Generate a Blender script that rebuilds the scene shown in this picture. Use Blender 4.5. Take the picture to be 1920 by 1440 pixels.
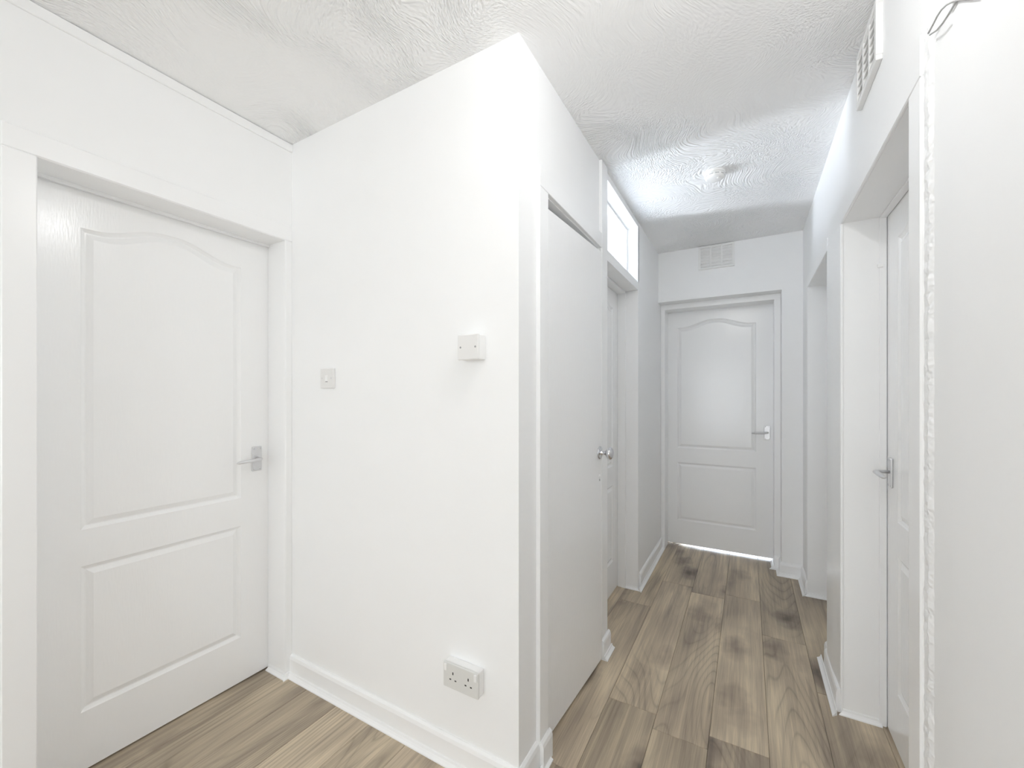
import bpy, bmesh, math, random
from mathutils import Vector, Matrix

random.seed(7)
for o in list(bpy.data.objects):
    bpy.data.objects.remove(o)
S = bpy.context.scene
COL = S.collection

# ------------------------------------------------------------------ camera
H = 1.29
cam = bpy.data.cameras.new('camera')
cam.sensor_width = 36.0
cam.lens = 775.377 / 1920 * 36.0
cam.shift_y = (742.336 - 720) / 1920
cam.clip_start = 0.02
cam_o = bpy.data.objects.new('camera', cam)
cam_o.location = (0, 0, H)
cam_o.rotation_euler = (math.pi / 2, 0, 0.518067)
COL.objects.link(cam_o)
S.camera = cam_o

# ------------------------------------------------------------------ world, light, exposure
w = bpy.data.worlds.new('world')
w.use_nodes = True
w.node_tree.nodes['Background'].inputs[0].default_value = (0.9, 0.95, 1, 1)
w.node_tree.nodes['Background'].inputs[1].default_value = 0.02
S.world = w
S.view_settings.view_transform = 'Standard'
S.view_settings.look = 'None'
S.view_settings.gamma = 1
S.view_settings.use_curve_mapping = False
S.view_settings.exposure = 0.12
S.cycles.use_light_tree = False
S.cycles.adaptive_threshold = 0.05
S.cycles.max_bounces = 14
S.cycles.diffuse_bounces = 13
S.cycles.glossy_bounces = 3
S.cycles.transparent_max_bounces = 6

LAMP = Vector((-0.13, 0.81, 2.37))
LAMP_POWER = 9.0


def area(name, loc, size, size_y, power, color, direction):
    l = bpy.data.lights.new(name, 'AREA')
    l.shape = 'RECTANGLE'
    l.size, l.size_y = size, size_y
    l.energy = power
    l.color = color
    o = bpy.data.objects.new(name, l)
    o.location = loc
    o.rotation_euler = Vector(direction).to_track_quat('-Z', 'Y').to_euler()
    COL.objects.link(o)
    return o


# window-sized daylight of the side and end rooms, plus two added fill lights
area('daylight_side_room', (-3.05, 2.24, 1.40), 0.32, 1.2, 94, (0.88, 0.93, 1.0), (1, 0, 0))
area('fill_light_side_room', (-3.1, 3.75, 0.95), 1.2, 1.6, 10, (0.92, 0.955, 1.0), (1, 0, 0))  # fill added to brighten the room seen through the transom
area('daylight_end_room', (-0.2, 6.1, 1.3), 1.5, 1.7, 150, (0.72, 0.84, 1.0), (0, -1, 0))
area('fill_light_hall', (-0.74, -4.23, 1.25), 1.78, 1.86, 51, (0.925, 0.965, 1.0), (0, 1, 0))  # unseen fill light added behind the viewer to even out the hall


def bulb_light(name, loc, power):
    l = bpy.data.lights.new(name, 'POINT')
    l.energy = power
    l.shadow_soft_size = 0.04
    l.color = (1.0, 0.99, 0.98)
    o = bpy.data.objects.new(name, l)
    o.location = loc
    COL.objects.link(o)


bulb_light('hall_lamp', LAMP, LAMP_POWER)

# ------------------------------------------------------------------ plan of the place (metres)
XA, YB, XC, XR, YE, ZC = -1.842, 1.163, -0.638, 0.338, 3.545, 2.456
YBACK = -4.2


X3 = -0.768


# ------------------------------------------------------------------ materials
def new_mat(name):
    m = bpy.data.materials.new(name)
    m.use_nodes = True
    nt = m.node_tree
    b = nt.nodes['Principled BSDF']
    return m, nt, b


def N(nt, kind, **kw):
    n = nt.nodes.new(kind)
    for k, v in kw.items():
        setattr(n, k, v)
    return n


def mapped(nt, scale, coord='Object'):
    tc = N(nt, 'ShaderNodeTexCoord')
    mp = N(nt, 'ShaderNodeMapping')
    mp.inputs['Scale'].default_value = scale
    nt.links.new(tc.outputs[coord], mp.inputs['Vector'])
    return mp.outputs['Vector']


def bump(nt, bsdf, height, strength, dist, chain=None):
    bp = N(nt, 'ShaderNodeBump')
    bp.inputs['Strength'].default_value = strength
    bp.inputs['Distance'].default_value = dist
    nt.links.new(height, bp.inputs['Height'])
    if chain is not None:
        nt.links.new(chain, bp.inputs['Normal'])
    nt.links.new(bp.outputs['Normal'], bsdf.inputs['Normal'])
    return bp.outputs['Normal']


def noise(nt, vec, scale, detail=3, rough=0.5, dist=0.0):
    n = N(nt, 'ShaderNodeTexNoise')
    n.inputs['Scale'].default_value = scale
    n.inputs['Detail'].default_value = detail
    n.inputs['Roughness'].default_value = rough
    n.inputs['Distortion'].default_value = dist
    nt.links.new(vec, n.inputs['Vector'])
    return n.outputs['Fac']


def ramp(nt, fac, stops):
    r = N(nt, 'ShaderNodeValToRGB')
    el = r.color_ramp.elements
    while len(el) < len(stops):
        el.new(0.5)
    for e, (p, c) in zip(el, stops):
        e.position = p
        e.color = (*c, 1) if len(c) == 3 else c
    nt.links.new(fac, r.inputs['Fac'])
    return r.outputs['Color']


def math_node(nt, op, a, b=None, clamp=False):
    m = N(nt, 'ShaderNodeMath', operation=op, use_clamp=clamp)
    for i, v in enumerate((a, b)):
        if v is None:
            continue
        if isinstance(v, (int, float)):
            m.inputs[i].default_value = v
        else:
            nt.links.new(v, m.inputs[i])
    return m.outputs[0]


def paint(name, col, rough, scale, strength, stretch=(1, 1, 1), dist=0.002, coat=0.0, spec=0.5):
    """Paint or plastic: faintly uneven tone; relief only where strength asks for it."""
    m, nt, b = new_mat(name)
    b.inputs['Base Color'].default_value = (*col, 1)
    b.inputs['Specular IOR Level'].default_value = spec
    v = mapped(nt, stretch)
    h = noise(nt, v, scale, 0, 0.5)
    b.inputs['Roughness'].default_value = rough
    c = ramp(nt, h, [(0.3, tuple(x * 0.995 for x in col)), (0.7, col)])
    nt.links.new(c, b.inputs['Base Color'])
    if strength > 0:
        bump(nt, b, h, strength, dist)
    return m


WHITE = (0.933, 0.939, 0.943)
M_WALL = paint('wall_silk_paint', WHITE, 0.5, 9, 0.0, spec=0.35)
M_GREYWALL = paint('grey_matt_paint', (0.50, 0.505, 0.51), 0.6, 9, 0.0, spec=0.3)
M_TRIM = paint('gloss_woodwork_paint', (0.933, 0.939, 0.943), 0.28, 9, 0.0, (1, 1, 0.3), spec=0.5)
M_PLASTIC = paint('white_plastic', (0.90, 0.90, 0.895), 0.35, 80, 0.0)
M_PLATE = paint('switch_plate_plastic', (0.83, 0.825, 0.815), 0.3, 80, 0.0)
M_SOCKET = paint('socket_plastic', (0.74, 0.74, 0.72), 0.35, 80, 0.0)
M_VENT = paint('vent_plastic', (0.88, 0.88, 0.87), 0.3, 80, 0.0)

# embossed grain on the moulded doors
M_DOOR, nt, b = new_mat('moulded_door_paint')
b.inputs['Base Color'].default_value = (0.933, 0.939, 0.943, 1)
b.inputs['Roughness'].default_value = 0.2
b.inputs['Specular IOR Level'].default_value = 0.5
h = noise(nt, mapped(nt, (1, 1, 0.14)), 190, 1, 0.6)
bump(nt, b, h, 0.16, 0.0018)

# textured (artex) ceiling: combed ridges in patches over fine stipple
M_CEIL, nt, b = new_mat('artex_ceiling')
b.inputs['Base Color'].default_value = (0.925, 0.929, 0.931, 1)
b.inputs['Roughness'].default_value = 0.3
v = mapped(nt, (1, 1, 1))
wob = N(nt, 'ShaderNodeTexNoise')
wob.inputs['Scale'].default_value = 2.6
wob.inputs['Detail'].default_value = 1
nt.links.new(v, wob.inputs['Vector'])
vm = N(nt, 'ShaderNodeVectorMath', operation='MULTIPLY_ADD')
nt.links.new(wob.outputs['Color'], vm.inputs[0])
vm.inputs[1].default_value = (0.55, 0.55, 0.0)
nt.links.new(v, vm.inputs[2])
mp = N(nt, 'ShaderNodeMapping')
mp.inputs['Scale'].default_value = (1.0, 0.42, 1.0)
nt.links.new(vm.outputs[0], mp.inputs['Vector'])
ridge = noise(nt, mp.outputs['Vector'], 125, 1, 0.5, 0.0)
patch = ramp(nt, noise(nt, v, 1.9, 0, 0.5), [(0.38, (0.16,) * 3), (0.62, (1,) * 3)])
sep = N(nt, 'ShaderNodeRGBToBW')
nt.links.new(patch, sep.inputs[0])
hh = math_node(nt, 'MULTIPLY', ridge, sep.outputs[0])
bump(nt, b, hh, 0.8, 0.013)

# rough filler
M_FILL = paint('rough_filler', (0.90, 0.905, 0.91), 0.45, 120, 0.5, dist=0.005)


def metal(name, col, rough):
    m, nt, b = new_mat(name)
    b.inputs['Base Color'].default_value = (*col, 1)
    b.inputs['Metallic'].default_value = 1
    b.inputs['Roughness'].default_value = rough
    bump(nt, b, noise(nt, mapped(nt, (1, 1, 1)), 400, 1), 0.04, 0.0005)
    return m


M_SATIN = metal('satin_aluminium', (0.74, 0.74, 0.75), 0.42)
M_CHROME = metal('chrome', (0.74, 0.74, 0.76), 0.12)


def flat(name, col, rough):
    m, nt, b = new_mat(name)
    nse = noise(nt, mapped(nt, (1, 1, 1)), 60, 2)
    c = ramp(nt, nse, [(0.3, tuple(x * 0.9 for x in col)), (0.7, col)])
    nt.links.new(c, b.inputs['Base Color'])
    b.inputs['Roughness'].default_value = rough
    return m


M_DARK = flat('dark_slot', (0.03, 0.03, 0.03), 0.6)
M_CABLE = flat('grey_cable', (0.5, 0.5, 0.5), 0.5)
M_GREY = flat('mid_grey', (0.36, 0.36, 0.36), 0.5)  # one even grey for screws, keyhole and rocker gap
M_SUB = flat('subfloor', (0.16, 0.12, 0.09), 0.8)

# glass
M_GLASS = bpy.data.materials.new('window_glass')
M_GLASS.use_nodes = True
nt = M_GLASS.node_tree
nt.nodes.clear()
out = N(nt, 'ShaderNodeOutputMaterial')
mix = N(nt, 'ShaderNodeMixShader')
lw = N(nt, 'ShaderNodeLayerWeight')
lw.inputs['Blend'].default_value = 0.5
sch = math_node(nt, 'MULTIPLY_ADD', math_node(nt, 'POWER', lw.outputs['Facing'], 5.0), 0.5)
sch.node.inputs[2].default_value = 0.03
tr = N(nt, 'ShaderNodeBsdfTransparent')
tr.inputs[0].default_value = (0.97, 0.98, 0.99, 1)
gl = N(nt, 'ShaderNodeBsdfGlossy')
gl.inputs['Roughness'].default_value = 0.02
nt.links.new(sch, mix.inputs[0])
nt.links.new(tr.outputs[0], mix.inputs[1])
nt.links.new(gl.outputs[0], mix.inputs[2])
nt.links.new(mix.outputs[0], out.inputs[0])

# grey-brown oak laminate: one material, each plank shifted by its own random number
M_OAK, nt, b = new_mat('oak_laminate')
tc = N(nt, 'ShaderNodeTexCoord')
oi = N(nt, 'ShaderNodeObjectInfo')
off = N(nt, 'ShaderNodeCombineXYZ')
nt.links.new(math_node(nt, 'MULTIPLY', oi.outputs['Random'], 53.0), off.inputs[0])
nt.links.new(math_node(nt, 'MULTIPLY', oi.outputs['Random'], 91.0), off.inputs[1])
addv = N(nt, 'ShaderNodeVectorMath', operation='ADD')
nt.links.new(tc.outputs['Object'], addv.inputs[0])
nt.links.new(off.outputs[0], addv.inputs[1])
base = addv.outputs[0]


def smap(scale):
    mp = N(nt, 'ShaderNodeMapping')
    mp.inputs['Scale'].default_value = scale
    nt.links.new(base, mp.inputs['Vector'])
    return mp.outputs['Vector']


# growth rings: contour lines of a stretched noise field make the cathedral figure
field = noise(nt, smap((3.6, 0.42, 1)), 1.0, 1.2, 0.4, 0.25)
rings = math_node(nt, 'FRACT', math_node(nt, 'MULTIPLY', field, 30.0))
ringc = ramp(nt, rings, [(0.0, (0.45,) * 3), (0.12, (0.85,) * 3), (0.5, (1,) * 3), (0.88, (0.8,) * 3), (1.0, (0.45,) * 3)])
# the figure comes and goes along the plank
fig = ramp(nt, noise(nt, smap((3.0, 1.1, 1)), 1.0, 1, 0.5), [(0.42, (0.0,) * 3), (0.62, (0.55,) * 3)])
fibre = noise(nt, smap((260, 6, 1)), 1.0, 2, 0.65)
fibre2 = noise(nt, smap((75, 1.8, 1)), 1.0, 2, 0.6)
streak = noise(nt, smap((17, 0.55, 1)), 1.0, 2, 0.55)
tone = noise(nt, smap((4.5, 1.3, 1)), 1.0, 2, 0.55, 0.4)
# smoky knots
vo = N(nt, 'ShaderNodeTexVoronoi')
vo.inputs['Scale'].default_value = 1.0
wb = N(nt, 'ShaderNodeTexNoise')
wb.inputs['Scale'].default_value = 11
wb.inputs['Detail'].default_value = 2
nt.links.new(base, wb.inputs['Vector'])
wm = N(nt, 'ShaderNodeVectorMath', operation='MULTIPLY_ADD')
nt.links.new(wb.outputs['Color'], wm.inputs[0])
wm.inputs[1].default_value = (0.42, 0.42, 0)
nt.links.new(smap((4.6, 2.5, 1)), wm.inputs[2])
nt.links.new(wm.outputs[0], vo.inputs['Vector'])
knot = ramp(nt, vo.outputs['Distance'], [(0.03, (0.34, 0.325, 0.35)), (0.14, (0.62, 0.605, 0.63)), (0.36, (1, 1, 1))])
mixf = math_node(nt, 'ADD', math_node(nt, 'ADD', math_node(nt, 'MULTIPLY', tone, 0.5), math_node(nt, 'MULTIPLY', fibre2, 0.22)),
                 math_node(nt, 'MULTIPLY', streak, 0.28))
col = ramp(nt, mixf, [(0.37, (0.30, 0.247, 0.198)), (0.50, (0.49, 0.41, 0.31)), (0.63, (0.72, 0.61, 0.45))])


def mulc(a, bb, f):
    m = N(nt, 'ShaderNodeMix', data_type='RGBA', blend_type='MULTIPLY')
    if isinstance(f, float):
        m.inputs[0].default_value = f
    else:
        nt.links.new(f, m.inputs[0])
    nt.links.new(a, m.inputs[6])
    nt.links.new(bb, m.inputs[7])
    return m.outputs[2]


figb = N(nt, 'ShaderNodeRGBToBW')
nt.links.new(fig, figb.inputs[0])
col = mulc(col, ringc, figb.outputs[0])
col = mulc(col, knot, 1.0)
fc = ramp(nt, fibre, [(0.3, (0.70, 0.70, 0.72)), (0.6, (1, 1, 1))])
col = mulc(col, fc, 0.6)
hs = N(nt, 'ShaderNodeHueSaturation')
nt.links.new(col, hs.inputs['Color'])
rv = math_node(nt, 'ADD', math_node(nt, 'MULTIPLY', oi.outputs['Random'], 0.24), 0.90)
nt.links.new(rv, hs.inputs['Value'])
hs.inputs['Saturation'].default_value = 1.05
nt.links.new(hs.outputs[0], b.inputs['Base Color'])
b.inputs['Roughness'].default_value = 0.38
b.inputs['Specular IOR Level'].default_value = 0.4
bump(nt, b, fibre, 0.08, 0.0006)


# ------------------------------------------------------------------ mesh helpers
def box(bm, x0, x1, y0, y1, z0, z1, bev=0.0, seg=1):
    t = bmesh.new()
    bmesh.ops.create_cube(t, size=1)
    for v in t.verts:
        v.co = Vector(((x0 + x1) / 2 + v.co.x * (x1 - x0), (y0 + y1) / 2 + v.co.y * (y1 - y0),
                       (z0 + z1) / 2 + v.co.z * (z1 - z0)))
    if bev > 0:
        bmesh.ops.bevel(t, geom=t.edges[:], offset=bev, segments=seg, affect='EDGES', profile=0.5)
    merge(bm, t)


def merge(bm, t):
    me = bpy.data.meshes.new('tmp')
    t.to_mesh(me)
    t.free()
    bm.from_mesh(me)
    bpy.data.meshes.remove(me)


def obj(name, bm, mat, parent=None, origin=None, smooth=False, **props):
    """Links the bmesh (world coordinates) as one object; parented objects share the root's origin."""
    if parent is not None:
        r = parent
        while r.parent is not None:
            r = r.parent
        origin = Vector(r['_o']) if '_o' in r else Vector((0, 0, 0))
    org = Vector(origin) if origin is not None else Vector((0, 0, 0))
    for v in bm.verts:
        v.co -= org
    bmesh.ops.recalc_face_normals(bm, faces=bm.faces[:])
    me = bpy.data.meshes.new(name)
    bm.to_mesh(me)
    bm.free()
    if smooth:
        me.polygons.foreach_set('use_smooth', [True] * len(me.polygons))
    me.materials.append(mat)
    o = bpy.data.objects.new(name, me)
    COL.objects.link(o)
    if parent is not None:
        o.parent = parent
    else:
        o.location = org
        o['_o'] = list(org)
    for k, v in props.items():
        o[k] = v
    return o


def root(name, loc, **props):
    o = bpy.data.objects.new(name, None)
    o.empty_display_size = 0.1
    o.location = loc
    o['_o'] = list(loc)
    COL.objects.link(o)
    for k, v in props.items():
        o[k] = v
    return o


def struct(name, bm, mat, label, category, origin=(0, 0, 0), smooth=False):
    return obj(name, bm, mat, origin=origin, smooth=smooth, kind='structure', label=label, category=category)


def B():
    return bmesh.new()


# ------------------------------------------------------------------ shell
bm = B()
box(bm, XA - 0.18, XA, YBACK - 0.1, 0.366, 0, ZC)
box(bm, XA - 0.18, XA, 0.366, 1.134, 2.005, ZC)
box(bm, XA - 0.18, XA, 1.134, YB + 0.1, 0, ZC)
struct('wall_left', bm, M_WALL, 'white wall on the left around the nearest panelled door', 'wall')

bm = B()
box(bm, XA - 0.0, XC, YB, YB + 0.1, 0, ZC)
struct('wall_centre', bm, M_WALL, 'blank white wall with the light switch and double socket', 'wall')

bm = B()
TX = XC - 0.12
box(bm, TX, XC, YB + 0.1, 1.353, 0, ZC)
box(bm, TX, XC, 1.353, 1.968, 2.021, ZC)
box(bm, TX, XC, 1.968, 2.074, 0, ZC)
box(bm, TX, XC, 2.074, 2.807, 2.416, ZC)
box(bm, TX, XC, 2.807, YE + 0.26, 0, ZC)
struct('wall_corridor', bm, M_WALL, 'white left wall of the corridor with cupboard door and transom door', 'wall')

bm = B()
box(bm, 0.213, XR, YE, YE + 0.275, 0, ZC)
box(bm, XC, 0.213, YE, YE + 0.275, 2.055, ZC)
struct('wall_end', bm, M_WALL, 'white end wall of the corridor above and beside the far door', 'wall')

bm = B()
RX = XR + 0.16
box(bm, XR, RX, YBACK - 0.1, 1.303, 0, ZC)
box(bm, XR, RX, 1.303, 2.128, 1.993, ZC)
box(bm, XR, RX, 2.128, 2.517, 0, ZC)
box(bm, XR, RX, 2.517, 3.268, 1.996, ZC)
box(bm, XR, RX, 3.268, YE + 0.275, 0, ZC)
box(bm, XR - 0.009, XR, YBACK, 1.072, 0, ZC, 0.004)
struct('wall_right', bm, M_WALL, 'white wall along the right edge with two recessed doors', 'wall')

bm = B()
WX0, WX1, WZ0, WZ1 = -1.70, 0.22, 0.25, 2.25
box(bm, XA, WX0, YBACK - 0.1, YBACK, 0, ZC)
box(bm, WX1, XR, YBACK - 0.1, YBACK, 0, ZC)
box(bm, WX0, WX1, YBACK - 0.1, YBACK, 0, WZ0)
box(bm, WX0, WX1, YBACK - 0.1, YBACK, WZ1, ZC)
struct('wall_back', bm, M_WALL, 'white wall behind the viewer', 'wall')

bm = B()
box(bm, XA - 0.18, RX, YBACK - 0.1, YE + 0.275, ZC, ZC + 0.1)
struct('ceiling', bm, M_CEIL, 'white textured plaster ceiling of the hall and corridor', 'ceiling')

# rooms behind the transom and behind the end door
bm = B()
box(bm, -3.3, TX, 1.985, 2.045, 0, ZC)
box(bm, -3.3, -3.2, 2.045, 5.2, 0, ZC)
box(bm, -3.3, -0.5, 5.2, 5.3, 0, ZC)
box(bm, -1.45, TX, 4.75, 5.2, 0, ZC)
box(bm, TX, -0.5, 3.9, 5.2, 0, ZC)
struct('wall_side_room', bm, M_WALL, 'white walls of the room seen through the transom glass', 'wall')
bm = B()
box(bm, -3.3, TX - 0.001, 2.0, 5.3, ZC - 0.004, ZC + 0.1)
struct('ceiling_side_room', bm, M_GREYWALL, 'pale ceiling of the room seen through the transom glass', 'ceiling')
bm = B()
box(bm, -0.66 - 0.9, -0.66 - 0.8, 5.3, 6.4, 0, ZC)
box(bm, 1.3, 1.4, 3.83, 6.4, 0, ZC)
box(bm, -1.6, 1.4, 6.4, 6.5, 0, ZC)
box(bm, -1.6, 1.4, 3.9, 6.5, ZC, ZC + 0.1)
struct('wall_end_room', bm, M_WALL, 'white walls of the bright room behind the far door', 'wall')

bm = B()
box(bm, -3.2, X3 - 0.05, 2.046, 5.2, -0.012, 0.0)
struct('floor_side_room', bm, M_WALL, 'pale floor of the side room behind the transom', 'floor')

# ------------------------------------------------------------------ floor: slab and single planks
bm = B()
box(bm, -3.3, 1.4, YBACK - 0.1, 6.5, -0.06, -0.012)
floor = struct('floor', bm, M_SUB, 'grey-brown oak laminate floor laid lengthways', 'floor')
PITCH, X0, PLEN = 0.1945, -0.516, 1.285
joints = {-8: 0.25, -7: 0.2, -6: 0.1, -5: 0.25, -4: -0.1, -3: 0.05, -2: 0.3, -1: 2.62, 0: 1.745, 1: 2.95, 2: 1.735, 3: 2.61, 4: 2.22,
          5: 1.5}


def plank(x0, x1, y0, y1):
    g, c = 0.0005, 0.0016
    x0 += g; x1 -= g; y0 += g; y1 -= g
    cx, cy = (x0 + x1) / 2, (y0 + y1) / 2
    hx, hy = (x1 - x0) / 2, (y1 - y0) / 2
    vs = []
    for z, k in ((-0.012, 0), (-c * 0.8, 0), (0.0, c)):
        for sx, sy in ((-1, -1), (1, -1), (1, 1), (-1, 1)):
            vs.append((sx * (hx - k), sy * (hy - k), z))
    fs = [(8, 9, 10, 11), (3, 2, 1, 0)]
    for r in (0, 4):
        for i in range(4):
            j = (i + 1) % 4
            fs.append((r + i, r + j, r + j + 4, r + i + 4))
    me = bpy.data.meshes.new('plank')
    me.from_pydata(vs, [], fs)
    me.materials.append(M_OAK)
    o = bpy.data.objects.new('plank', me)
    COL.objects.link(o)
    o.parent = floor
    o.location = (cx, cy, 0)


for k in range(-8, 6):
    a, b2 = X0 + k * PITCH, X0 + (k + 1) * PITCH
    if b2 < XC - 0.03:
        spans = [(YBACK, YB + 0.02)]
        if k == -2:
            spans.append((1.3, 2.95))
    elif a > XR:
        spans = [(YBACK, 3.82)]
    else:
        spans = [(YBACK, 4.6)]
    for s0, s1 in spans:
        j = joints.get(k, 0.4)
        while j > s0:
            j -= PLEN
        edges = []
        y = j
        while y < s1:
            edges.append((max(y, s0), min(y + PLEN, s1)))
            y += PLEN
        for y0, y1 in edges:
            if y1 - y0 > 0.02:
                plank(a, b2, y0, y1)


# ------------------------------------------------------------------ skirting boards with floor bead
def sweep(bm, A, Bp, n, prof, m0=0.0, m1=0.0, off=0.0):
    A, Bp, n = Vector((*A, 0)), Vector((*Bp, 0)), Vector((*n, 0))
    d = (Bp - A).normalized()
    rows = []
    for P, m in ((A, m0), (Bp, m1)):
        rows.append([bm.verts.new(P + n * (q + off) + d * (m * (q + off)) + Vector((0, 0, z))) for q, z in prof])
    k = len(prof)
    for i in range(k):
        j = (i + 1) % k
        bm.faces.new((rows[0][i], rows[0][j], rows[1][j], rows[1][i]))
    bm.faces.new(rows[0][::-1])
    bm.faces.new(rows[1])


T, HS = 0.014, 0.095
SK = [(0, 0), (T, 0), (T, HS - 0.018), (T * 0.75, HS - 0.006), (T * 0.3, HS), (0, HS)]


def beadp(t):
    return [(t, 0.0), (t + 0.018, 0.0), (t + 0.0175, 0.004), (t + 0.010, 0.0075), (t + 0.005, 0.0125), (t + 0.0035, 0.020),
            (t, 0.021)]


def skirting(name, label, segs, beads):
    bm = B()
    for s in segs:
        sweep(bm, s[0], s[1], s[2], SK, *s[3:])
    o = struct(name, bm, M_TRIM, label, 'skirting board')
    bm = B()
    for s in beads:
        sweep(bm, s[0], s[1], s[2], beadp(s[6] if len(s) > 6 else T), *s[3:6])
    obj('floor_bead', bm, M_TRIM, o)
    return o


nx, ny = (1, 0), (0, -1)
skirting('baseboard_centre', 'white skirting board and floor bead under the double socket',
         [((XA, YB), (XC, YB), ny, 0, 1), ((XC, YB), (XC, 1.286), nx, -1, 0), ((XC, 1.286), (XC, 1.362), nx, 0, 0, 0.016)],
         [((XA, YB), (XC, YB), ny, -1, 1), ((XC, YB), (XC, 1.345), nx, -1, 0, 0.008)])
skirting('baseboard_post', 'short white skirting piece between cupboard door and transom door',
         [((XC, 1.972), (XC, 2.088), nx, 0, 0, 0.016)], [((XC, 1.972), (XC, 2.10), nx, 0, 0, 0.016)])
skirting('baseboard_corridor', 'white skirting board along the far left corridor wall',
         [((XC, 2.845), (XC, YE + 0.115), nx)],
         [((XC, 2.803), (XC, YE + 0.27), nx, -1, 0), ((XC - 0.10, 2.803), (XC, 2.803), ny, 0, 1, 0.0, 0.0)])
skirting('baseboard_end', 'stepped white skirting board in the far right corridor corner',
         [((0.213, YE + 0.115), (0.213, YE), (-1, 0), 0, 1), ((0.213, YE), (XR, YE), ny, -1, -1),
          ((XR, YE), (XR, 3.275), (-1, 0), 1, 0), ((0.172, YE + 0.115), (0.213, YE + 0.115), ny, 0, 0, 0)],
         [((0.172, YE + 0.27), (0.172, YE + 0.115), (-1, 0), 0, 1, 0, 0.0), ((0.172, YE + 0.115), (0.213, YE + 0.115), ny, -1, -1),
          ((0.213, YE + 0.115), (0.213, YE), (-1, 0), 1, 1), ((0.213, YE), (XR, YE), ny, -1, -1),
          ((XR, YE), (XR, 3.265), (-1, 0), 1, 1, 0, T), ((XR, 3.265), (XR + 0.12, 3.265), ny, -1, 0, 0, 0.0)])
skirting('baseboard_pier', 'white skirting board on the narrow pier between the right-hand doors',
         [((XR, 2.51), (XR, 2.44), (-1, 0), 0, 0), ((XR, 2.44), (XR, 2.127), (-1, 0), 0, 0, 0.010)],
         [((XR, 2.515), (XR, 2.125), (-1, 0), 0, 1, 0.010), ((XR, 2.125), (XR + 0.118, 2.125), ny, -1, 0, 0, 0.0)])
skirting('baseboard_left', 'white skirting board on the left wall before the nearest door',
         [((XA, YBACK), (XA, 0.30), nx)],
         [((XA, YBACK), (XA, 0.30), nx), ((XA - 0.125, 1.131), (XA + 0.0, 1.131), ny, 0, 1, 0, 0.0),
          ((XA, 1.131), (XA, YB), nx, -1, -1, 0, 0.006)])
skirting('baseboard_right', 'white skirting board along the near right wall',
         [((XR - 0.007, 1.06), (XR - 0.007, YBACK), (-1, 0))], [((XR - 0.007, 1.06), (XR - 0.007, YBACK), (-1, 0))])

# ------------------------------------------------------------------ timber strip at the top of the left wall
bm = B()
box(bm, XA, XA + 0.010, YBACK, YB, ZC - 0.038, ZC - 0.003, 0.002)
struct('trim_1', bm, M_TRIM, 'thin white timber strip along the top of the left wall', 'trim')


# ------------------------------------------------------------------ panelled doors
def panel_ring(bm, tf, contour):
    """V-groove moulding around a flush field; contour(d) gives the outline inset by d, anticlockwise."""
    lv = [(0.0, 0.0), (0.004, -0.0035), (0.012, -0.0085), (0.016, -0.0085), (0.033, -0.0012)]
    rows = [[bm.verts.new(tf(u, wz, z)) for u, z in contour(d)] for d, wz in lv]
    n = len(rows[0])
    for a, c in zip(rows, rows[1:]):
        for i in range(n):
            j = (i + 1) % n
            bm.faces.new((a[i], a[j], c[j], c[i]))
    # flush field: strips from the bottom edge up to the top outline
    last = rows[-1]
    top = last[2:][::-1]
    zb = last[0].co.z
    bot = [last[0]] + [bm.verts.new((v.co.x, v.co.y, zb)) for v in top[1:-1]] + [last[1]]
    for i in range(len(top) - 1):
        bm.faces.new((bot[i], bot[i + 1], top[i + 1], top[i]))


def door_leaf(bm, tf, W, Ht, th=0.04):
    s = 0.125
    zl0, zl1, zu0, zs, za = 0.20, 0.70, 0.825, 1.860, 0.055
    u0, u1 = s, W - s

    def quad(a, b_, c, d):
        bm.faces.new([bm.verts.new(tf(*p)) for p in (a, b_, c, d)])

    def rect(ua, ub, z_a, z_b):
        quad((ua, 0, z_a), (ub, 0, z_a), (ub, 0, z_b), (ua, 0, z_b))

    def archz(u):
        t = (u - u0) / (u1 - u0)
        q = min(1.0, max(0.0, (1 - abs(2 * t - 1) - 0.12) / 0.8))
        return zs + za * (3 * q * q - 2 * q ** 3)

    K = 30

    def upper(d):
        pts = [(u0 + d, zu0 + d), (u1 - d, zu0 + d)]
        for i in range(K, -1, -1):
            u = u0 + d + (u1 - u0 - 2 * d) * i / K
            uo = u0 + (u1 - u0) * i / K
            sl = (archz(uo + 1e-4) - archz(uo - 1e-4)) / 2e-4 if 0 < i < K else 0.0
            pts.append((u, archz(uo) - d * math.sqrt(1 + sl * sl)))
        return pts

    rect(0, u0, 0, Ht)
    rect(u1, W, 0, Ht)
    rect(u0, u1, 0, zl0)
    rect(u0, u1, zl1, zu0)
    arch = upper(0.0)[2:][::-1]
    for p, q in zip(arch, arch[1:]):
        quad((p[0], 0, p[1]), (q[0], 0, q[1]), (q[0], 0, Ht), (p[0], 0, Ht))
    panel_ring(bm, tf, lambda d: [(u0 + d, zl0 + d), (u1 - d, zl0 + d), (u1 - d, zl1 - d), (u0 + d, zl1 - d)])
    panel_ring(bm, tf, upper)
    # edges and back
    quad((0, 0, 0), (0, -th, 0), (0, -th, Ht), (0, 0, Ht))
    quad((W, 0, 0), (W, 0, Ht), (W, -th, Ht), (W, -th, 0))
    quad((0, 0, 0), (W, 0, 0), (W, -th, 0), (0, -th, 0))
    quad((0, 0, Ht), (0, -th, Ht), (W, -th, Ht), (W, 0, Ht))
    quad((0, -th, 0), (W, -th, 0), (W, -th, Ht), (0, -th, Ht))
    bmesh.ops.remove_doubles(bm, verts=bm.verts[:], dist=1e-5)


def frame_tf(O, u, n):
    O, u, n = Vector(O), Vector(u), Vector(n)
    return lambda a, w_, z: O + u * a + n * w_ + Vector((0, 0, z))


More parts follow.
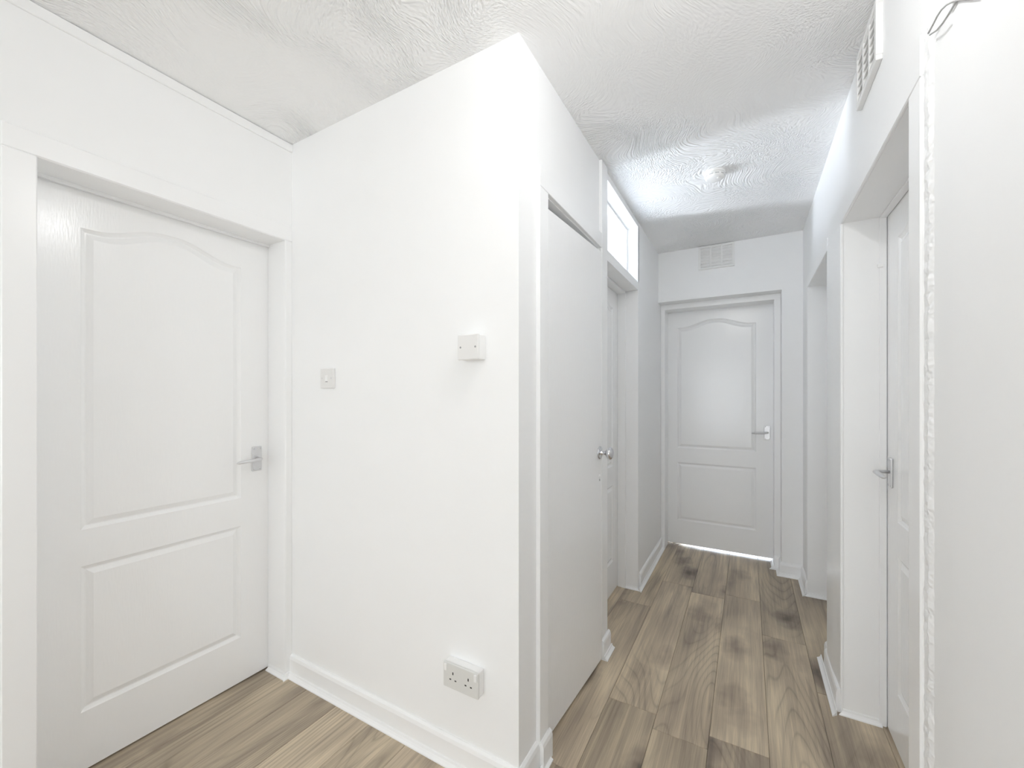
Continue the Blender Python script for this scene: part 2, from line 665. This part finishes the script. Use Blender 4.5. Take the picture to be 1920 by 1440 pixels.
def lbox(bm, tf, u0, u1, w0, w1, z0, z1, bev=0.0, seg=1):
    t = bmesh.new()
    bmesh.ops.create_cube(t, size=1)
    if bev == 0:
        for v in t.verts:
            v.co = tf((u0 + u1) / 2 + v.co.x * (u1 - u0), (w0 + w1) / 2 + v.co.y * (w1 - w0), (z0 + z1) / 2 + v.co.z * (z1 - z0))
    else:
        for v in t.verts:
            v.co = Vector((v.co.x * (u1 - u0), v.co.y * (w1 - w0), v.co.z * (z1 - z0)))
        bmesh.ops.bevel(t, geom=t.edges[:], offset=bev, segments=seg, affect='EDGES', profile=0.5)
        for v in t.verts:
            v.co = tf((u0 + u1) / 2 + v.co.x, (w0 + w1) / 2 + v.co.y, (z0 + z1) / 2 + v.co.z)
    merge(bm, t)


def tube(bm, pts, radii, seg=12, flat=None):
    """Round tube through points with a radius each; flat=(axis, factor) squashes the section along an axis."""
    rings = []
    for i, p in enumerate(pts):
        p = Vector(p)
        a = Vector(pts[max(i - 1, 0)])
        c = Vector(pts[min(i + 1, len(pts) - 1)])
        d = (c - a).normalized()
        ref = Vector((0, 0, 1)) if abs(d.z) < 0.9 else Vector((1, 0, 0))
        s = d.cross(ref).normalized()
        t = s.cross(d).normalized()
        ring = []
        for k in range(seg):
            an = 2 * math.pi * k / seg
            v = (s * math.cos(an) + t * math.sin(an)) * radii[i]
            if flat:
                ax = Vector(flat[0])
                v -= ax * v.dot(ax) * (1 - flat[1])
            ring.append(bm.verts.new(p + v))
        rings.append(ring)
    for a, c in zip(rings, rings[1:]):
        for k in range(seg):
            j = (k + 1) % seg
            bm.faces.new((a[k], a[j], c[j], c[k]))
    bm.faces.new(rings[0][::-1])
    bm.faces.new(rings[-1])


def disc(bm, c, n, r, h_, seg=16, dome=0.0):
    """Short cylinder on axis n from c, optional domed end."""
    n = Vector(n).normalized()
    c = Vector(c)
    pts, rad = [c, c + n * h_], [r, r]
    if dome:
        for k in (0.35, 0.65, 0.85, 0.97):
            pts.append(c + n * (h_ + dome * k))
            rad.append(r * math.sqrt(max(0.0, 1 - k * k)))
    tube(bm, pts, rad, seg)


def lever_handle(parent, tf, uc, zc, sgn):
    """Backplate with four screws and a lever turned towards sgn along the door."""
    bm = B()
    lbox(bm, tf, uc - 0.021, uc + 0.021, 0.0, 0.007, zc - 0.056, zc + 0.056, 0.003, 2)
    hd = obj('door_handle', bm, M_SATIN, parent, label='satin aluminium lever handle on a backplate')
    bm = B()
    nrm = (tf(0, 1, 0) - tf(0, 0, 0))
    uv = (tf(1, 0, 0) - tf(0, 0, 0))
    P = [tf(uc, 0.005, zc + 0.002), tf(uc, 0.030, zc + 0.002), tf(uc + sgn * 0.004, 0.041, zc + 0.002),
         tf(uc + sgn * 0.014, 0.047, zc + 0.001), tf(uc + sgn * 0.045, 0.047, zc - 0.001), tf(uc + sgn * 0.080, 0.046, zc - 0.003),
         tf(uc + sgn * 0.100, 0.044, zc - 0.005), tf(uc + sgn * 0.106, 0.043, zc - 0.005)]
    tube(bm, P, [0.009, 0.009, 0.0095, 0.0105, 0.011, 0.010, 0.008, 0.0035], 14, ((0, 0, 1), 0.7))
    obj('lever', bm, M_SATIN, hd, smooth=True)
    for du in (-0.0135, 0.0135):
        for dz in (-0.047, 0.047):
            bm = B()
            disc(bm, tf(uc + du, 0.0068, zc + dz), nrm, 0.0036, 0.0006, 10, 0.001)
            obj('screw', bm, M_CHROME, hd)
    return hd


def panel_door(name, label, O, u, n, W, Ht, handle=None, gap=0.006):
    tf0 = frame_tf(O, u, n)
    tf = lambda a, w_, z: tf0(a, w_, z + gap)
    r = root(name, Vector(O), kind='structure', label=label, category='door')
    bm = B()
    door_leaf(bm, tf, W, Ht)
    obj('leaf', bm, M_DOOR, r)
    if handle:
        lever_handle(r, tf, handle[0], 1.0 - gap, handle[1])
    return r, tf


def part_boxes(name, parent, boxes, mat=None, bev=0.0015):
    bm = B()
    for q in boxes:
        box(bm, *q[:6], bev if len(q) < 7 else q[6])
    return obj(name, bm, mat or M_TRIM, parent)


# door_1: nearest panelled door on the left
XD = -1.979
d1, tf1 = panel_door('door_1', 'white two-panel arched door on the left, nearest, beside the light switch wall',
                     (XD, 0.372, 0), (0, 1, 0), (1, 0, 0), 0.765, 1.990, (0.707, -1))
part_boxes('jamb', d1, [(XD + 0.003, XA + 0.001, 1.131, 1.150, 0, 2.02), ])
part_boxes('jamb', d1, [(XD + 0.003, XA + 0.001, 0.350, 0.369, 0, 2.02)])
part_boxes('head_lining', d1, [(XD + 0.003, XA + 0.001, 0.369, 1.131, 2.002, 2.021)])
part_boxes('door_stop', d1, [(XD + 0.003, XD + 0.018, 0.369, 1.131, 1.9905, 2.0025)])
part_boxes('architrave', d1, [(XA, XA + 0.006, 0.30, YB, 2.003, 2.073, 0.003)])
part_boxes('architrave', d1, [(XA, XA + 0.006, 0.30, 0.370, 0, 2.003, 0.003)])
part_boxes('architrave', d1, [(XA, XA + 0.006, 1.130, YB, 0, 2.003, 0.003)])

# door_2: flush cupboard door, a little ajar
r2 = root('door_2', (XC, 1.356, 0), kind='structure', label='plain flush white cupboard door with chrome knob, slightly ajar', category='door')
ang = math.radians(3.2)
O2 = (XC - 0.012, 1.361, 0.0)
u2 = (math.sin(ang), math.cos(ang), 0)
n2 = (math.cos(ang), -math.sin(ang), 0)
tf2 = frame_tf(O2, u2, n2)
bm = B()
lbox(bm, tf2, 0, 0.605, -0.035, 0, 0.012, 1.990, 0.0015)
obj('leaf', bm, M_DOOR, r2)
bm = B()
kc = tf2(0.572, 0, 1.018)
nn = Vector(n2)
disc(bm, kc, nn, 0.031, 0.004, 28, 0.006)
rose = obj('door_knob', bm, M_CHROME, r2, smooth=True, label='oval chrome knob on a round rose')
bm = B()
prof = [(0.006, 0.016), (0.012, 0.010), (0.024, 0.0085), (0.032, 0.011), (0.037, 0.019), (0.043, 0.0265), (0.050, 0.0298), (0.058, 0.0285),
        (0.064, 0.022), (0.0675, 0.013), (0.069, 0.002)]
tube(bm, [kc + nn * a for a, _ in prof], [q for _, q in prof], 24)
obj('knob', bm, M_CHROME, rose, smooth=True)
bm = B()
disc(bm, tf2(0.572, 0, 0.905), nn, 0.009, 0.001, 16, 0.003)
esc = obj('keyhole_cover', bm, M_PLASTIC, r2, smooth=True)
bm = B()
lbox(bm, tf2, 0.569, 0.575, 0.0, 0.0025, 0.882, 0.892, 0.0008)
obj('keyhole', bm, M_GREY, esc)
part_boxes('architrave', r2, [(XC, XC + 0.016, 1.286, 1.356, 0, 2.018, 0.002)])
part_boxes('architrave', r2, [(XC, XC + 0.016, 1.286, 1.985, 2.018, 2.090, 0.002)])
part_boxes('jamb', r2, [(TX, XC + 0.002, 1.338, 1.356, 0, 2.018)])
part_boxes('jamb', r2, [(TX, XC + 0.002, 1.965, 1.983, 0, 2.018)])
part_boxes('head_lining', r2, [(TX, XC + 0.002, 1.356, 1.965, 2.000 + 0.014, 2.018 + 0.014)])
part_boxes('cupboard_back', r2, [(-1.5, -1.45, 1.264, 1.984, 0, ZC - 0.001, 0)], M_WALL)

# door_3: panelled door under the transom window
X3 = -0.768
d3, tf3 = panel_door('door_3', 'white panelled door under the transom window, set back in the left corridor wall',
                     (X3, 2.072, 0), (0, 1, 0), (1, 0, 0), 0.742, 1.998, (0.066, 1))
part_boxes('jamb', d3, [(X3 + 0.0012, XC + 0.004, 2.060, 2.080, 0, 1.992)])
part_boxes('jamb', d3, [(X3 + 0.0012, XC + 0.004, 2.801, 2.820, 0, 1.992)])
part_boxes('door_stop', d3, [(X3 + 0.0012, X3 + 0.055, 2.787, 2.8015, 0, 1.980)])
part_boxes('door_stop', d3, [(X3 + 0.0012, X3 + 0.055, 2.080, 2.787, 1.979, 1.992)])
part_boxes('architrave', d3, [(XC, XC + 0.015, 1.988, 2.080, 0, ZC, 0.002)])
part_boxes('architrave', d3, [(XC, XC + 0.006, 2.801, 2.836, 0, 2.412, 0.002)])

# window_1: transom light over door_3
r1w = root('window_1', (XC, 2.44, 2.0), kind='structure', label='clear glass transom window over the door in the left corridor wall', category='window')
part_boxes('transom_rail', r1w, [(X3 + 0.0012, XC + 0.006, 2.080, 2.801, 1.993, 2.046)])
part_boxes('window_frame', r1w, [(XC - 0.085, XC + 0.006, 2.060, 2.078, 2.046, 2.430)])
part_boxes('window_frame', r1w, [(XC - 0.085, XC + 0.006, 2.803, 2.821, 2.046, 2.430)])
part_boxes('window_frame', r1w, [(XC - 0.085, XC + 0.006, 2.078, 2.803, 2.412, 2.430)])
part_boxes('glazing_bead', r1w, [(XC - 0.085, XC - 0.066, 2.078, 2.803, 2.400, 2.412)])
part_boxes('glazing_bead', r1w, [(XC - 0.085, XC - 0.066, 2.791, 2.803, 2.046, 2.400)])
part_boxes('glazing_bead', r1w, [(XC - 0.085, XC - 0.066, 2.078, 2.090, 2.046, 2.400)])
part_boxes('glazing_bead', r1w, [(XC - 0.085, XC - 0.066, 2.090, 2.791, 2.046, 2.058)])
part_boxes('pane', r1w, [(XC - 0.078, XC - 0.074, 2.090, 2.791, 2.058, 2.400, 0)], M_GLASS)

# fill_window: unseen glazed screen added behind the viewer to go with the hall fill
r2w = root('fill_window', (-0.74, YBACK, WZ0), kind='structure', label='wide white framed window added out of view behind the viewer for fill light', category='window')
for q in ((WX0 + 0.001, WX0 + 0.06, WZ0 + 0.001, WZ1 - 0.001), (WX1 - 0.06, WX1 - 0.001, WZ0 + 0.001, WZ1 - 0.001), (-0.77, -0.71, WZ0 + 0.06, WZ1 - 0.06)):
    part_boxes('window_frame', r2w, [(q[0], q[1], YBACK - 0.095, YBACK - 0.035, q[2], q[3])])
for z0, z1 in ((WZ0 + 0.001, WZ0 + 0.06), (WZ1 - 0.06, WZ1 - 0.001)):
    part_boxes('window_frame', r2w, [(WX0 + 0.06, WX1 - 0.06, YBACK - 0.095, YBACK - 0.035, z0, z1)])
for x0, x1 in ((WX0 + 0.06, -0.77), (-0.71, WX1 - 0.06)):
    part_boxes('pane', r2w, [(x0, x1, YBACK - 0.068, YBACK - 0.062, WZ0 + 0.06, WZ1 - 0.06, 0)], M_GLASS)

# door_4: end door in its recess
Y4 = YE + 0.275
d4, tf4 = panel_door('door_4', 'white two-panel arched door closing the far end of the corridor, light under it',
                     (-0.655, Y4, 0), (1, 0, 0), (0, -1, 0), 0.838, 2.016, (0.788, -1), gap=0.017)
FY = YE + 0.115
part_boxes('frame_post', d4, [(0.172, 0.2125, FY, Y4 - 0.002, 0, 2.012)])
part_boxes('frame_post', d4, [(XC + 0.001, -0.606, FY, Y4 - 0.002, 0, 2.012)])
part_boxes('frame_head', d4, [(XC + 0.001, 0.2125, FY, Y4 - 0.002, 2.012, 2.0545)])

# door_5: near door in the right wall
X5 = 0.472
d5, tf5 = panel_door('door_5', 'white panelled door set deep in the right wall, nearest on that side',
                     (X5, 2.119, 0), (0, -1, 0), (-1, 0, 0), 0.826, 1.981, (0.052, 1))
part_boxes('jamb', d5, [(XR - 0.002, X5 - 0.0015, 2.125, 2.144, 0, 2.008)])
part_boxes('jamb', d5, [(XR - 0.002, X5 - 0.0015, 1.287, 1.306, 0, 2.008)])
part_boxes('head_lining', d5, [(XR - 0.002, X5 - 0.0015, 1.306, 2.125, 1.990, 2.008)])
part_boxes('door_stop', d5, [(X5 - 0.024, X5 - 0.0015, 2.118, 2.1255, 0.0, 1.990)])
part_boxes('door_stop', d5, [(X5 - 0.024, X5 - 0.0015, 1.306, 2.118, 1.983, 1.9905)])
part_boxes('architrave', d5, [(XR - 0.010, XR, 1.229, 2.433, 1.990, 2.082, 0.003)])
part_boxes('architrave', d5, [(XR - 0.010, XR, 1.229, 1.306, 0, 1.990, 0.003)])
# broad pier board between the two right-hand doors, rounded on its far edge
bm = B()
prof = [(2.125, 0.0), (2.125, 0.008), (2.128, 0.010), (2.19, 0.0115), (2.26, 0.0155), (2.30, 0.0165), (2.40, 0.0165), (2.424, 0.014), (2.433, 0.008), (2.433, 0.0)]
lo = [bm.verts.new((XR - d, y, 0.0)) for y, d in prof]
hi = [bm.verts.new((XR - d, y, 1.990)) for y, d in prof]
for i in range(len(prof)):
    j = (i + 1) % len(prof)
    bm.faces.new((lo[i], lo[j], hi[j], hi[i]))
bm.faces.new(lo)
bm.faces.new(hi)
obj('pier_board', bm, M_TRIM, d5)
bm = B()
box(bm, X5 - 0.030, X5 - 0.012, 2.110, 2.122, 1.792, 1.806, 0.002)
obj('catch', bm, M_TRIM, d5)

# door_6: far door in the right wall (only its reveal shows)
d6, tf6 = panel_door('door_6', 'white door in the far right recess, mostly hidden behind the pier',
                     (X5, 3.262, 0), (0, -1, 0), (-1, 0, 0), 0.739, 1.981, (0.682, -1))
part_boxes('jamb', d6, [(XR - 0.002, X5 - 0.0015, 3.265, 3.284, 0, 2.011)])
part_boxes('jamb', d6, [(XR - 0.002, X5 - 0.0015, 2.501, 2.52, 0, 2.011)])
part_boxes('head_lining', d6, [(XR - 0.002, X5 - 0.0015, 2.52, 3.265, 1.993, 2.011)])
part_boxes('door_stop', d6, [(X5 - 0.030, X5 - 0.0015, 3.256, 3.2655, 0, 1.993)])
part_boxes('architrave', d6, [(XR - 0.004, XR, 2.50, 3.33, 1.993, 2.058, 0.002)])
part_boxes('architrave', d6, [(XR - 0.004, XR, 3.265, 3.33, 0, 1.993, 0.002)])

# lumpy filler bead between the near architrave and the wall
rnd = random.Random(3)
bm = B()
K, cols = 150, 5
rows = []
for i in range(K + 1):
    z = 2.075 * i / K
    row = []
    for c in range(cols):
        t = c / (cols - 1)
        y = 1.231 - 0.046 * t + (rnd.uniform(-0.003, 0.003) if c in (0, cols - 1) else 0)
        d = 0.0 if c in (0, cols - 1) else 0.0055 + rnd.uniform(-0.002, 0.002)
        row.append(bm.verts.new((XR - d - (0.003 if c == 0 else 0.0), y, z)))
    rows.append(row)
for a, c in zip(rows, rows[1:]):
    for k in range(cols - 1):
        bm.faces.new((a[k], a[k + 1], c[k + 1], c[k]))
back = [[bm.verts.new((XR, 1.231, z)), bm.verts.new((XR, 1.185, z))] for z in (0, 2.075)]
struct('trim_2', bm, M_FILL, 'rough lumpy filler strip down the near side of the right-hand door', 'filler')


# ------------------------------------------------------------------ wall fittings
def fitting(name, label, cat, loc, group=None):
    r = root(name, loc, label=label, category=cat)
    if group:
        r['group'] = group
    return r


# light switch
sx, sz = -1.575, 1.366
r = fitting('light_switch', 'small square white light switch on the wall beside the left door', 'switch', (sx, YB, sz))
tfs = frame_tf((sx, YB, sz), (1, 0, 0), (0, -1, 0))
bm = B()
lbox(bm, tfs, -0.043, 0.043, 0, 0.012, -0.043, 0.043, 0.003, 2)
obj('faceplate', bm, M_PLATE, r)
bm = B()
lbox(bm, tfs, -0.008, 0.008, 0.010, 0.0155, -0.013, 0.012, 0.0015)
obj('rocker', bm, M_PLASTIC, r)
bm = B()
lbox(bm, tfs, -0.007, 0.007, 0.010, 0.0128, -0.0165, -0.0132)
obj('rocker_gap', bm, M_GREY, r)
for du in (-0.030, 0.030):
    bm = B()
    disc(bm, tfs(du, 0.0118, 0), (0, -1, 0), 0.004, 0.0006, 10)
    obj('screw', bm, M_SATIN, r)

# blank square junction box
r = fitting('junction_box', 'blank square white box on the wall, near the corridor corner', 'junction box', (-0.806, YB, 1.452))
tfs = frame_tf((-0.806, YB, 1.452), (1, 0, 0), (0, -1, 0))
bm = B()
lbox(bm, tfs, -0.041, 0.041, 0, 0.036, -0.041, 0.041, 0.003, 2)
obj('back_box', bm, M_PLASTIC, r)
bm = B()
lbox(bm, tfs, -0.042, 0.042, 0.036, 0.045, -0.042, 0.042, 0.003, 2)
obj('cover_plate', bm, M_PLATE, r)
for du in (-0.030, 0.030):
    bm = B()
    disc(bm, tfs(du, 0.0448, 0), (0, -1, 0), 0.0035, 0.0006, 10)
    obj('screw', bm, M_GREY, r)

# double socket
px_, pz_ = -0.843, 0.331
r = fitting('double_socket', 'white double wall socket with two rocker switches above the skirting', 'socket', (px_, YB, pz_))
tfs = frame_tf((px_, YB, pz_), (1, 0, 0), (0, -1, 0))
bm = B()
lbox(bm, tfs, -0.0715, 0.0715, 0, 0.028, -0.042, 0.042, 0.003, 2)
obj('back_box', bm, M_PLASTIC, r)
bm = B()
lbox(bm, tfs, -0.073, 0.073, 0.028, 0.037, -0.043, 0.043, 0.003, 2)
fp = obj('faceplate', bm, M_SOCKET, r)
for du in (-0.062, 0.062):
    bm = B()
    lbox(bm, tfs, du - 0.0055, du + 0.0055, 0.035, 0.0405, 0.014, 0.038, 0.0015)
    obj('rocker', bm, M_PLASTIC, r)
for du in (-0.031, 0.033):
    for a, q, ww, hh_ in ((0, 0.011, 0.0022, 0.0045), (-0.011, -0.011, 0.0036, 0.0022), (0.011, -0.011, 0.0036, 0.0022)):
        bm = B()
        lbox(bm, tfs, du + a - ww, du + a + ww, 0.034, 0.0373, q - hh_, q + hh_)
        obj('pin_slot', bm, M_DARK, r)


# vents
def vent(label, O, u, n):
    r = fitting('air_vent', label, 'vent', O, 'louvred air vents')
    tv = frame_tf(O, u, n)
    W, Hh, D = 0.25, 0.18, 0.016
    bm = B()
    e = 0.016
    cols_ = 3
    gapc = 0.012
    cw = (W - 2 * e - gapc * (cols_ - 1)) / cols_
    lbox(bm, tv, 0, W, 0, D, 0, e, 0.0015)
    lbox(bm, tv, 0, W, 0, D, Hh - e, Hh, 0.0015)
    lbox(bm, tv, 0, e, 0, D, e, Hh - e)
    lbox(bm, tv, W - e, W, 0, D, e, Hh - e)
    for c in range(1, cols_):
        lbox(bm, tv, e + c * cw + (c - 1) * gapc, e + c * (cw + gapc), 0, D - 0.001, e, Hh - e)
    obj('frame', bm, M_VENT, r)
    bm = B()
    lbox(bm, tv, e * 0.5, W - e * 0.5, 0.0, 0.003, e * 0.5, Hh - e * 0.5)
    obj('backing', bm, M_VENT, r)
    rowsn = 6
    ph = (Hh - 2 * e) / rowsn
    for c in range(cols_):
        ua = e + c * (cw + gapc)
        for k in range(rowsn):
            z0 = e + k * ph
            bm = B()
            vs = []
            for uu in (ua, ua + cw):
                for w_, zz in ((0.003, z0 + ph * 0.95), (0.006, z0 + ph * 0.99), (0.0150, z0 + ph * 0.36), (0.0145, z0 + ph * 0.22), (0.003, z0 + ph * 0.80)):
                    vs.append(bm.verts.new(tv(uu, w_, zz)))
            for i in range(5):
                j = (i + 1) % 5
                bm.faces.new((vs[i], vs[j], vs[5 + j], vs[5 + i]))
            bm.faces.new(vs[:5])
            bm.faces.new(vs[5:])
            obj('slat', bm, M_VENT, r)
    return r


vent('louvred white air vent above the far end door, tight under the ceiling', (-0.336, YE, 2.272), (1, 0, 0), (0, -1, 0))
vent('louvred white air vent high on the right wall above the nearest door', (XR, 1.812, 2.262), (0, -1, 0), (-1, 0, 0))

# smoke detector
r = fitting('smoke_detector', 'round white smoke detector on the corridor ceiling', 'smoke detector', (-0.150, 2.40, ZC))


def lathe(bm, c, prof, seg=32):
    rings = []
    for rr, z in prof:
        rings.append([bm.verts.new((c[0] + rr * math.cos(2 * math.pi * k / seg), c[1] + rr * math.sin(2 * math.pi * k / seg), c[2] + z)) for k in range(seg)])
    for a, q in zip(rings, rings[1:]):
        for k in range(seg):
            j = (k + 1) % seg
            bm.faces.new((a[k], a[j], q[j], q[k]))
    bm.faces.new(rings[0])
    bm.faces.new(rings[-1][::-1])


c0 = (-0.150, 2.40, ZC)
bm = B()
lathe(bm, c0, [(0.050, 0.0), (0.0505, -0.004), (0.050, -0.010), (0.046, -0.011)])
obj('base', bm, M_VENT, r)
bm = B()
lathe(bm, c0, [(0.043, -0.010), (0.047, -0.013), (0.0475, -0.024), (0.044, -0.031), (0.036, -0.034), (0.018, -0.0355), (0.004, -0.036)])
obj('cover', bm, M_VENT, r, smooth=True)
for k in range(10):
    an = 2 * math.pi * k / 10
    ta = Vector((math.cos(an), math.sin(an), 0))
    tfk = frame_tf(Vector(c0) + ta * 0.0472, (-ta.y, ta.x, 0), ta)
    bm = B()
    lbox(bm, tfk, -0.009, 0.009, -0.002, 0.0006, -0.025, -0.0205)
    obj('slot', bm, M_CABLE, r)
bm = B()
lathe(bm, (c0[0] + 0.018, c0[1] - 0.012, ZC), [(0.007, -0.033), (0.0068, -0.037), (0.004, -0.0378)], 16)
obj('test_button', bm, M_SOCKET, r)

# loop of thin grey cable lying on the right wall above the near door
P0 = Vector((XR - 0.012, 1.185, 2.06))
bm = B()
for pts in ([(0.326, 1.174, 2.043), (0.326, 1.148, 2.042), (0.326, 1.129, 2.042), (0.326, 1.108, 2.038), (0.326, 1.084, 2.028), (0.326, 1.056, 2.011), (0.326, 1.027, 1.99), (0.326, 0.959, 1.936)],
            [(0.326, 1.165, 2.033), (0.326, 1.129, 2.015), (0.326, 1.101, 2.007), (0.326, 1.076, 2.003), (0.326, 1.058, 2.001), (0.326, 1.042, 2.0)]):
    tube(bm, pts, [0.0018] * len(pts), 8)
obj('cable', bm, M_CABLE, origin=P0, smooth=True, label='thin grey cable loop on the right wall above the near door', category='cable')

# ------------------------------------------------------------------ ceiling lamps of the hall (just above and behind the frame)
def ceiling_lamp(P, label):
    r = fitting('ceiling_lamp', label, 'lamp', (P.x, P.y, ZC))
    bm = B()
    lathe(bm, (P.x, P.y, ZC), [(0.045, 0.0), (0.046, -0.012), (0.030, -0.022), (0.020, -0.030), (0.019, -0.040), (0.012, -0.042)])
    obj('batten_holder', bm, M_VENT, r, smooth=True)
    bm = B()
    bmesh.ops.create_icosphere(bm, subdivisions=3, radius=0.052)
    for v in bm.verts:
        v.co = v.co + P + Vector((0, 0, 0.012 if v.co.z > 0.03 else 0))
    obj('bulb', bm, M_GLASS, r, smooth=True)


ceiling_lamp(LAMP, 'round clear bulb in a white ceiling holder before the corridor')

for o in bpy.data.objects:
    if '_o' in o:
        del o['_o']
